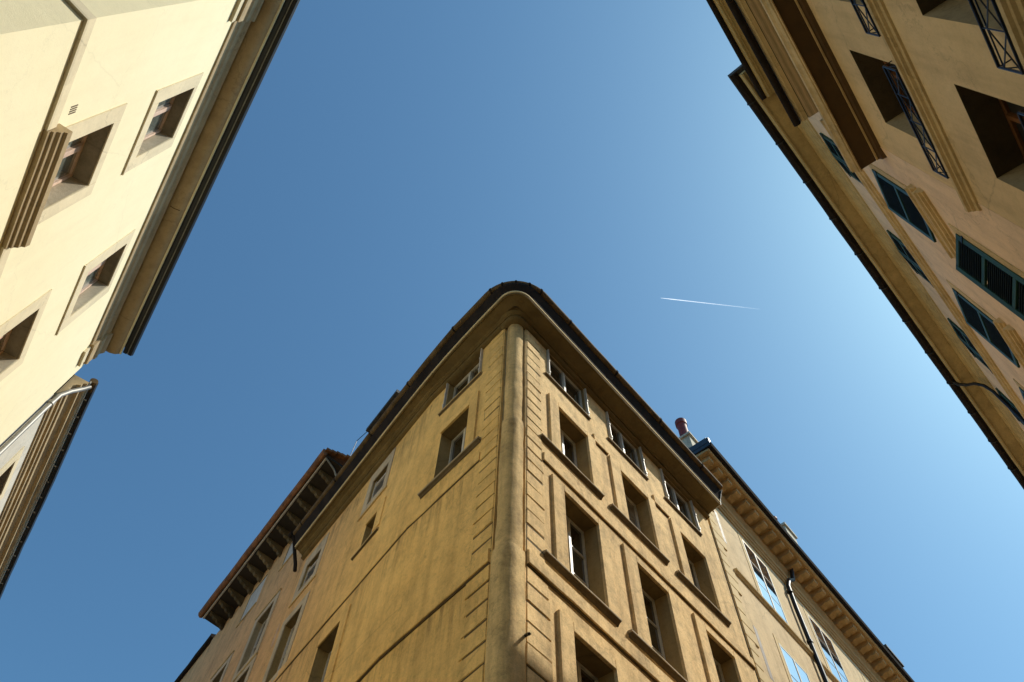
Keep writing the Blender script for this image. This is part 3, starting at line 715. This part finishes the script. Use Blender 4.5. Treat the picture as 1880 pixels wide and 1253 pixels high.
for i, (a, b, z0, z1) in enumerate(small):
    w = window(cl, LW, a, b, z0, z1, .27, 0, 2, 0, 'frame_b', 'glass_l', .065, None, 0., .055)
    surround(w, LW, a, b, z0, z1, .32, .27, .2, .3, 'pale', .025)
    mb = MB(); mb.cbox(LW, a-.33, b+.29, -.01, .035, z0-.37, z0-.304, .01); mb.build('sill', M['pale'], w)
for i, (a, b, z0, z1) in enumerate(bigw):
    w = window(cl, LW, a, b, z0, z1, .31, 0, 2, 1, 'frame_b', 'glass_c' if i else 'glass_l', .07, None, 0., .06)
    surround(w, LW, a, b, z0, z1, .33, .27, .27, .2, 'pale', .025)
    band('sill', w, line(LW, a-.45, b+.32, .4), [(-.01, 11.5), (.07, 11.5), (.08, 11.57), (.11, 11.58), (.12, 11.64), (.16, 11.68), (.17, 11.75), (.21, 11.78), (.22, 11.9), (-.01, 11.93)], 'corn_l')
for a, b in ((6.02, 7.3), (10.08, 11.36)):
    w = window(cl, LW, a, b, 8.0, 10.2, .31, 0, 2, 2, 'frame_b', 'glass_l', .07); surround(w, LW, a, b, 8.0, 10.2, .33, .27, .27, .2, 'pale', .025)
# string course turning the corner
stp = [(-.01, 11.50), (.05, 11.50), (.055, 11.55), (.05, 11.75), (-.01, 11.78)]
e = LS.t
pth = [(LS(3, 0, -EYE), LS.n, 1.), (LS(0, 0, -EYE), (LS.n+LW.n)/(1+LS.n.dot(LW.n)), 1.)] + line(LW, 4.4, 5.56, .5)
band('string_course', cl, pth, stp, 'pale', .002)
band('string_course', cl, line(LW, 7.62, 9.62), stp, 'pale', .002); band('string_course', cl, line(LW, 11.7, 14.4), stp, 'pale', .002)
# slotted vent
mb = MB()
for k in range(4): mb.box(LW, 5.33+k*.04, 5.35+k*.04, -.01, .006, 12.12, 12.32)
mb.build('vent', M['soffdk'], cl)
cov = [(-.02, 18.42), (.04, 18.44), (.055, 18.52), (.04, 18.56), (.05, 18.74), (.09, 18.8), (.10, 18.92), (.07, 18.96), (.08, 19.1), (.13, 19.18), (.15, 19.26), (-.02, 19.3)]
band('cornice', cl, line(LW, 4.5, 13.55, .8), cov, 'corn_l')
cov2 = [(o+(.07 if o > 0 else 0), z-.02) for o, z in cov]
band('cornice_return', cl, line(LW, 3.88, 4.5, .4), cov2, 'corn_l'); band('cornice_return', cl, line(LW, 13.55, 14.2, .4), cov2, 'corn_l')
lp = [(-.02, 18.1), (.07, 18.1), (.075, 18.2), (.05, 18.22), (.06, 18.38), (-.02, 18.4)]
band('cornice_return', cl, line(LW, 13.62, 14.1, .4), lp, 'pale'); band('cornice_return', cl, line(LW, 3.9, 4.5, .4), lp, 'pale')
band('soffit', cl, line(LW, 2.5, 14.2, .8), [(.0, 19.32), (.16, 19.32), (.3, 19.30), (.44, 19.36), (.50, 19.44), (.51, 19.5), (.0, 19.52)], 'corn_l', .003, True)
band('soffit_joint', cl, line(LW, 9.50, 9.515), [(.17, 19.305), (.3, 19.29), (.42, 19.34), (.42, 19.36), (.17, 19.36)], 'soffdk', 0)
band('eave_fillet', cl, line(LW, 2.5, 14.2, .8), [(.505, 19.465), (.545, 19.455), (.555, 19.5), (.505, 19.54)], 'cream', .002)
band('gutter', cl, line(LW, 2.5, 14.18, .8), [(.555, 19.56), (.65, 19.55), (.66, 19.60), (.69, 19.60), (.70, 19.56), (.78, 19.57), (.81, 19.64), (.80, 19.72), (.555, 19.74)], 'black', .003)
band('gutter_bead', cl, line(LW, 2.5, 14.19, .8), [(.665, 19.575), (.685, 19.575), (.685, 19.595), (.665, 19.595)], 'steel', .002)
mb = MB(); roof_prism(mb, [LW(2.5, .78, -EYE), LW(14.2, .78, -EYE)], [-LW.n]*2, 2.2, 6, 19.74); mb.build('roof', M['slate'], cl)

# ================================================================== LOWER BUILDING ON THE LEFT EDGE
l2 = thing('lower_left_building', 'lower house beyond the cream one, with stacked cornice mouldings and a steel downpipe', 'building', LW(14.5, 0, -EYE))
H = [(16.1, 17.3, 13.9, 16.35, .3), (19.4, 20.6, 13.9, 16.35, .3), (22.8, 24, 13.9, 16.35, .3)]
mb = MB(); wall(mb, LW, 14.45, 30, -EYE, 17.2, H); mb.build('wall', REV('grey_r'), l2)
for a, b, z0, z1, d in H:
    w = window(l2, LW, a, b, z0, z1, .27, 0, 2, 2, 'frame_b', 'glass_l', .07); surround(w, LW, a, b, z0, z1, .3, .3, .25, .2, 'pale', .03)
c2 = [(-.02, 17.12), (.04, 17.14), (.05, 17.22), (.09, 17.24), (.10, 17.33), (.05, 17.36), (.06, 17.5), (.12, 17.52), (.13, 17.62), (.17, 17.64), (.18, 17.74), (.12, 17.8), (.13, 17.95), (.2, 18.06), (.28, 18.1), (.29, 18.2), (.36, 18.26), (.38, 18.34), (-.02, 18.36)]
band('cornice', l2, line(LW, 14.6, 30, .8), c2, 'corn_l')
band('eave_fillet', l2, line(LW, 14.6, 30, .8), [(.38, 18.36), (.40, 18.35), (.41, 18.4), (.38, 18.42)], 'white', .002)
def g2(u): return .012*math.sin(u*1.1)
mb = MB(); mb.sweep([(LW(u, g2(u), -EYE), LW.n, 1.) for u in [14.7+.4*i for i in range(39)]], [(.40, 18.44), (.46, 18.42), (.53, 18.46), (.55, 18.56), (.53, 18.62), (.40, 18.62)], jit=.012, seed=5)
mb.build('gutter', M['black'], l2, True)
mb = MB()
for k in range(22): mb.box(LW, 15.2+k*.62, 15.23+k*.62, .40, .475, 18.395, 18.42)
mb.build('gutter_clips', M['steel'], l2)
mb = MB(); roof_prism(mb, [LW(15.0, .5, -EYE), LW(30, .5, -EYE)], [-LW.n]*2, 2.2, 6, 18.63); mb.build('roof', M['slate'], l2)
mb = MB(); mb.tube([LW(14.75, .42, 18.38), LW(14.72, .34, 18.15), LW(14.6, .2, 17.7), LW(14.52, .11, 17.3), LW(14.5, .10, 16.6), LW(14.5, .10, -EYE)], .058, 12)
for z in (16.9, 14.6, 11.5): mb.tube([LW(14.5, .10, z-.05), LW(14.5, .10, z+.05)], .074, 12)
mb.build('downpipe', M['steel'], l2, True)
mb = MB(); mb.tube([LW(14.62, .43, 18.52), LW(14.95, .43, 18.52)], .10, 14); mb.build('gutter_end', M['zinc_b'], l2, True)

# ================================================================== NEAR BUILDING ON THE RIGHT
nb = thing('near_right_building', 'tan house with blue-black iron window railings and a dark brown box cornice', 'building', NW(0, 0, -EYE))
cols = [(-2.15, -.80), (-4.40, -3.05), (-6.65, -5.3), (-8.9, -7.55)]
H = [(a, b, z0, z1, .42) for a, b in cols for z0, z1 in ((11.12, 13.3), (7.75, 9.88), (4.3, 6.4))]
mb = MB(); wall(mb, NW, -12, 0.0, -EYE, 14.5, H); wall(mb, NW, -12, -.28, 14.5, 20)
mb.quad(NW(-.28, 0, 14.5), NW(-.28, -5, 14.5), NW(-.28, -5, 20), NW(-.28, 0, 20)); mb.build('wall', REV('tan'), nb)
def railing(parent, F, u0, u1, z0, z1, o):
    r = MB(); q = .008
    def bar(a, b, rr=q): r.tube([a, b], rr, 6)
    bar(F(u0, o, z1), F(u1, o, z1), .017); bar(F(u0, o, z0), F(u1, o, z0), .014); bar(F(u0, o, z1-.1), F(u1, o, z1-.1))
    for u in (u0, u1):
        bar(F(u, o, z0), F(u, o, z1), .014); bar(F(u, o, z1), F(u, 0, z1)); bar(F(u, o, z0), F(u, 0, z0)); bar(F(u, .0, z0), F(u, o, z1-.1))
    k = 4; w = (u1-u0)/k
    for i in range(k):
        x = u0+i*w
        if i: bar(F(x, o, z0), F(x, o, z1))
        bar(F(x, o, z0), F(x+w, o, z1-.1)); bar(F(x+w, o, z0), F(x, o, z1-.1))
    return r.build('railing', M['iron'], parent)
for a, b, z0, z1, d in H:
    w = window(nb, NW, a, b, z0, z1, .38, 0, 2, 2, 'brown', 'dark', .08)
    railing(w, NW, a-.05, b+.33, z0+.07, z0+.5, .12)
ns = [(-.02, 0), (.03, .02), (.045, .07), (.08, .09), (.09, .12), (.125, .14), (.13, .2), (.10, .215), (-.02, .23)]
for z in (10.88, 7.55, 4.1):
    band('string_course', nb, line(NW, -12, .06, .5), [(o, z+h) for o, h in ns], 'gold')
nc = [(-.02, 14.28), (.06, 14.30), (.08, 14.38), (.10, 14.40), (.10, 14.47), (-.02, 14.5)]
band('bed_mould', nb, line(NW, -12, .16, .5), nc, 'soffdk', .002)
band('cornice_fillet', nb, line(NW, -12, .16, .5), [(.10, 14.385), (.125, 14.385), (.13, 14.42), (.10, 14.45)], 'gold', .002)
band('cornice_soffit', nb, line(NW, -12, .17, .5), [(.13, 14.43), (.42, 14.43), (.42, 14.52), (.13, 14.52)], 'soffdk', .002)
band('cornice', nb, line(NW, -12, .19, .5), [(.42, 14.40), (.44, 14.39), (.445, 14.43), (.47, 14.44), (.50, 14.52), (.54, 14.57), (.545, 14.66), (.50, 14.7), (.42, 14.7), (.42, 14.53)], 'gold', .003)
mb = MB(); mb.quad(NW(-12, .0, 14.71), NW(.19, .0, 14.71), NW(.19, .50, 14.69), NW(-12, .5, 14.69)); mb.build('cornice_top', M['zinc'], nb)
# planked soffit, moulding and gutter of the lower roof edge; second gutter above
band('plank_soffit', nb, line(NW, -12, -.28, .5), [(-.02, 17.0), (.33, 17.0), (.33, 17.05), (-.02, 17.05)], 'planks', 0)
band('soffit_gap', nb, line(NW, -12, -.30, .5), [(.33, 17.02), (.345, 17.02), (.345, 17.06), (.33, 17.06)], 'black', 0)
band('fascia_mould', nb, line(NW, -12, -.28, .5), [(.345, 17.0), (.42, 17.0), (.425, 16.99), (.45, 17.0), (.46, 17.03), (.49, 17.05), (.50, 17.12), (.345, 17.14)], 'quoin_r', .002)
gp = [(.575+.075*math.cos(a), 17.06+.075*math.sin(a)) for a in [2*math.pi*i/14 for i in range(14)]]
band('gutter', nb, line(NW, -12, -.27, .5), gp, 'zinc', .002, True)
band('upper_soffit', nb, line(NW, -12, -.28, .5), [(-.02, 19.86), (.30, 19.86), (.31, 19.83), (.36, 19.83), (.37, 19.80), (.40, 19.80), (.415, 19.86), (.44, 19.88), (.45, 19.96), (-.02, 19.98)], 'gold_st', .002)
gp = [(.50+.065*math.cos(a), 19.93+.065*math.sin(a)) for a in [2*math.pi*i/14 for i in range(14)]]
band('gutter', nb, line(NW, -12, -.27, .5), gp, 'zinc', .002, True)
mb = MB(); roof_prism(mb, [NW(-12, .45, -EYE), NW(-.28, .45, -EYE)], [-NW.n]*2, .6, 4, 19.98); mb.build('roof', M['slate'], nb)

# ================================================================== FAR BUILDING ON THE RIGHT
fr_ = thing('green_shuttered_building', 'pinkish plastered house on the right with dark green louvred shutters and a long dark gutter', 'building', RW(6.45, 0, -EYE))
attr = [(7.35, 8.55), (10.40, 11.7), (13.45, 14.7), (16.1, 17.2), (19.2, 20.4)]
rowA = [(7.45, 8.45), (10.75, 11.8), (13.85, 14.9), (17, 18), (20.1, 21.1)]
H = [(a, b, 17.7, 19.05, .12) for a, b in attr] + [(a, a+.95, 13.95, 16.02, .12) for a, b in rowA] + [(a+.38, a+1.68, 10.2, 12.9, .12) for a, b in rowA]
mb = MB(); wall(mb, RW, 6.4, 30, -EYE, 20.1, H)
mb.quad(RW(6.4, 0, -EYE), RW(6.4, -6, -EYE), RW(6.4, -6, 20.1), RW(6.4, 0, 20.1)); mb.build('wall', REV('pink'), fr_)
def leaf(parent, P, du, dn, w, z0, z1, panels):
    """louvred shutter leaf hinged at plan point P, running along direction du (unit), dn its outward normal"""
    F = Facade((0, 0), 0, 1); F.t, F.n, F.p = du, dn, Vector((P.x, P.y, 0))
    m = MB(); st = .085; t0, t1 = 0, .04
    m.cbox(F, 0, st, t0, t1, z0, z1, .005); m.cbox(F, w-st, w, t0, t1, z0, z1, .005)
    zs_ = [z0+(z1-z0)*i/panels for i in range(panels+1)]
    for i, zr in enumerate(zs_):
        a = zr if i == 0 else (zr-.1 if i == panels else zr-.05)
        m.cbox(F, st, w-st, t0, t1-.002, a, a+.1, .005)
    for z in (z0+.2, z1-.25): m.box(F, -.04, st, t1-.002, t1+.012, z, z+.04, 1)
    s = m.build('shutter', [M['green'], M['black']], parent)
    l = MB()
    for i in range(panels):
        a, b = zs_[i]+.1, zs_[i+1]-.1; k = max(3, int((b-a)/.055))
        for j in range(k):
            zz_ = a+(b-a)*(j+.5)/k
            l.add([F(st, .004, zz_+.022), F(w-st, .004, zz_+.022), F(w-st, .034, zz_-.016), F(st, .034, zz_-.016), F(st, .004, zz_+.03), F(w-st, .004, zz_+.03), F(w-st, .034, zz_-.008), F(st, .034, zz_-.008)],
                  [[0, 1, 2, 3], [4, 7, 6, 5], [3, 2, 6, 7], [0, 4, 5, 1], [0, 3, 7, 4], [1, 5, 6, 2]])
        l.quad(F(st, .002, a), F(w-st, .002, a), F(w-st, .002, b), F(st, .002, b))
    l.build('louvre', M['greend'], s)
    return s
def pair(F, a, b, z0, z1, parent, open1=0., open2=0., panels=2, single=False):
    mb = MB(); mb.box(F, a+.003, b-.003, -.115, -.105, z0+.003, z1-.003)
    w = mb.build('window', M['dark'], parent)
    h = (b-a)/2-.006 if not single else b-a-.01
    for (u, sg, op) in ((a, 1, open1), (b, -1, open2))[:1 if single else 2]:
        d = (F.t*sg*math.cos(op)+F.n*math.sin(op)); nn = (F.n*math.cos(op)-F.t*sg*math.sin(op))
        leaf(w, F(u+sg*.003, .0, -EYE), d, nn, h, z0+.004, z1-.004, panels)
    return w
for i, (a, b) in enumerate(attr):
    w = pair(RW, a, b, 17.7, 19.05, fr_, .05, .06, 2)
for i, (a, b) in enumerate(rowA):
    w = pair(RW, a, a+.95, 13.95, 16.02, fr_, .155, .12, 2, True)
    surround(w, RW, a, a+.95, 13.95, 16.02, .16, .16, .14, 0, 'gold', .02)
    w = pair(RW, a+.38, a+1.68, 10.2, 12.9, fr_, .47, .3, 3)
    surround(w, RW, a+.38, a+1.68, 10.2, 12.9, .16, .16, .14, 0, 'gold', .02)
rp = [(-.02, 0), (.04, .02), (.05, .07), (.09, .09), (.095, .17), (.13, .2), (.13, .27), (-.02, .29)]
band('string_course', fr_, line(RW, 6.46, 30, .5), [(o, z+17.05) for o, z in rp], 'gold', .012)
for a, b in rowA:
    for z, d in ((13.66, 0.), (13.28, .05)):
        band('window_ledge', fr_, line(RW, a-.35-d, b+.3+d, .4), [(o, z+h*.75) for o, h in rp], 'gold', .012)
    band('window_ledge', fr_, line(RW, a+.1, b+.9, .4), [(o, 9.9+h*.75) for o, h in rp], 'gold', .012)
rc = [(-.02, 19.48), (.03, 19.5), (.04, 19.6), (.08, 19.64), (.09, 19.74), (.14, 19.80), (.15, 19.9), (.2, 19.96), (.21, 20.02), (-.02, 20.05)]
band('cornice', fr_, line(RW, 5.4, 30, .7), rc, 'gold_st', .008)
band('soffit', fr_, line(RW, 5.36, 30, .7), [(.15, 20.04), (.52, 20.02), (.53, 19.98), (.57, 19.98), (.58, 20.02), (.61, 20.05), (.61, 20.12), (.15, 20.14)], 'gold_st', .008)
band('gutter', fr_, line(RW, 5.28, 30, .6), [(.60, 20.2), (.62, 20.12), (.70, 20.09), (.78, 20.14), (.81, 20.24), (.80, 20.30), (.60, 20.30)], 'zinc', .008, True)
mb = MB(); roof_prism(mb, [RW(5.28, .8, -EYE), RW(30, .8, -EYE)], [-RW.n]*2, .8, 4, 20.31)
mb.box(RW, 5.26, 5.6, .1, .80, 20.15, 20.34); mb.build('roof', M['slate'], fr_)
for k in range(14):
    u = 6.1+k*1.25; mb = MB(); mb.sweep([(RW(u, 0, -EYE), RW.n, 1.), (RW(u+.03, 0, -EYE), RW.n, 1.)], [(.56, 20.13), (.62, 20.10), (.70, 20.07), (.79, 20.12), (.83, 20.24), (.81, 20.31), (.56, 20.2)]); mb.build('gutter_strap', M['black'], fr_)
mb = MB(); P = [(16.05, .70, 20.16), (16.15, .62, 20.0), (16.2, .45, 19.85), (16.2, .3, 19.75), (16.25, .16, 19.55), (16.28, .10, 19.2), (16.3, .10, 18.0), (16.3, .1, -EYE)]
mb.tube([RW(*p) for p in P], .043, 10); mb.build('downpipe', M['black'], fr_, True)

# ================================================================== GROUND, KERBS
mb = MB(); s = 3000
mb.quad(Vector((-s, -s, 0)), Vector((s, -s, 0)), Vector((s, s, 0)), Vector((-s, s, 0))); gobj = mb.build('ground', M['gfloor'], None, loc=Vector((0, 0, 0))); gobj['kind'] = 'structure'
kb = [(RF, 0, 20), (LF1, 0, 2.6), (LF2, 0, 20), (LW, 3.9, 30), (RW, 6.5, 30), (NW, -12, 0)]
mb = MB()
for F, a, b in kb: mb.box(F, a, b, .02, 1.0, -EYE+.004, -EYE+.13)
pv = mb.build('pavement', M['kerb'], None); pv['kind'] = 'structure'

# ================================================================== CONTRAIL
def vapour():
    m, nt, b = nodes('white_vapour')
    tr = N(nt, 'ShaderNodeBsdfTranslucent'); tr.inputs[0].default_value = (.95, .96, 1, 1)
    tp = N(nt, 'ShaderNodeBsdfTransparent'); ms = N(nt, 'ShaderNodeMixShader')
    tc = N(nt, 'ShaderNodeTexCoord'); sp = N(nt, 'ShaderNodeSeparateXYZ'); link(nt, tc.outputs['Generated'], sp.inputs[0])
    r = ramp(nt, sp.outputs[0], [(0, g(.7)), (.45, g(.45)), (1, g(.06))])
    link(nt, r, ms.inputs[0]); link(nt, tp.outputs[0], ms.inputs[1]); link(nt, tr.outputs[0], ms.inputs[2]); link(nt, ms.outputs[0], nt.nodes['Material Output'].inputs[0]); return m
d0 = Vector((.17681, .37715, .90912)); d1 = Vector((.28858, .37487, .88102))
z = 9000
A = d0*(z/d0.z); B = d1*(z/d1.z)
mb = MB(); n = 30; pts = [A.lerp(B, i/n)+Vector((0, 0, EYE)) for i in range(n+1)]
sd_ = (B-A).cross(Vector((0, 0, 1))).normalized(); rows_ = []
for i, p in enumerate(pts):
    w = 1.2+4.2*min(1, i/3)*(1-.25*i/n)+1.6*noise.noise(Vector((i*.9, 0, 0)))
    rows_ += [p-sd_*w, p-Vector((0, 0, w*.3)), p+sd_*w]
mb.add(rows_, [[3*i+j, 3*i+j+1, 3*i+j+4, 3*i+j+3] for i in range(n) for j in (0, 1)])
ct = mb.build('contrail', vapour(), None, True); ct['label'] = 'thin white aircraft vapour trail across the blue sky'; ct['category'] = 'contrail'

# ================================================================== SKY, SUN, CAMERA
SUN_AZ, SUN_EL = 83.0, 50.0
W = bpy.data.worlds.new('World'); S.world = W; W.use_nodes = True
nt = W.node_tree; bg = nt.nodes['Background']
sky = N(nt, 'ShaderNodeTexSky', sky_type='NISHITA', sun_disc=False)
sky.sun_elevation = math.radians(SUN_EL); sky.sun_rotation = math.radians(SUN_AZ)
sky.air_density = 1.0; sky.dust_density = 1.4; sky.ozone_density = 1.0; sky.altitude = 0
wb = mix(nt, 'MULTIPLY', 1.0, sky.outputs[0], (.61, 1.00, 1.11))
link(nt, wb, bg.inputs[0]); bg.inputs[1].default_value = .14
sl = bpy.data.lights.new('sun', 'SUN'); sl.energy = 5.0; sl.angle = math.radians(.53); sl.color = (1, .94, .81)
so = bpy.data.objects.new('sun', sl); COL.objects.link(so); so.location = (20, 0, 40)
a, e = math.radians(SUN_AZ), math.radians(SUN_EL)
sd = Vector((math.sin(a)*math.cos(e), math.cos(a)*math.cos(e), math.sin(e)))
so.rotation_euler = (-sd).to_track_quat('-Z', 'Y').to_euler()

cam = bpy.data.cameras.new('camera'); co = bpy.data.objects.new('camera', cam); COL.objects.link(co)
cam.sensor_width = 36; cam.lens = 36*1499.3/1880; cam.clip_start = .1; cam.clip_end = 40000
R0, R1, R2 = (0.999284, 0.03783, 0.0), (-0.034019, 0.898617, 0.437414), (0.016547, -0.437101, 0.89926)
right = Vector((R0[0], R1[0], R2[0])); up = -Vector((R0[1], R1[1], R2[1])); fwd = Vector((R0[2], R1[2], R2[2]))
mt = Matrix.Identity(4)
for i in range(3): mt[i][0], mt[i][1], mt[i][2] = right[i], up[i], -fwd[i]
mt[0][3], mt[1][3], mt[2][3] = 0, 0, EYE
co.matrix_world = mt
S.camera = co
S.render.engine = 'CYCLES'
S.cycles.max_bounces = 8; S.cycles.diffuse_bounces = 5
S.render.resolution_x, S.render.resolution_y = 1024, 682
S.view_settings.view_transform = 'Standard'; S.view_settings.look = 'None'; S.view_settings.exposure = 0; S.view_settings.gamma = 1
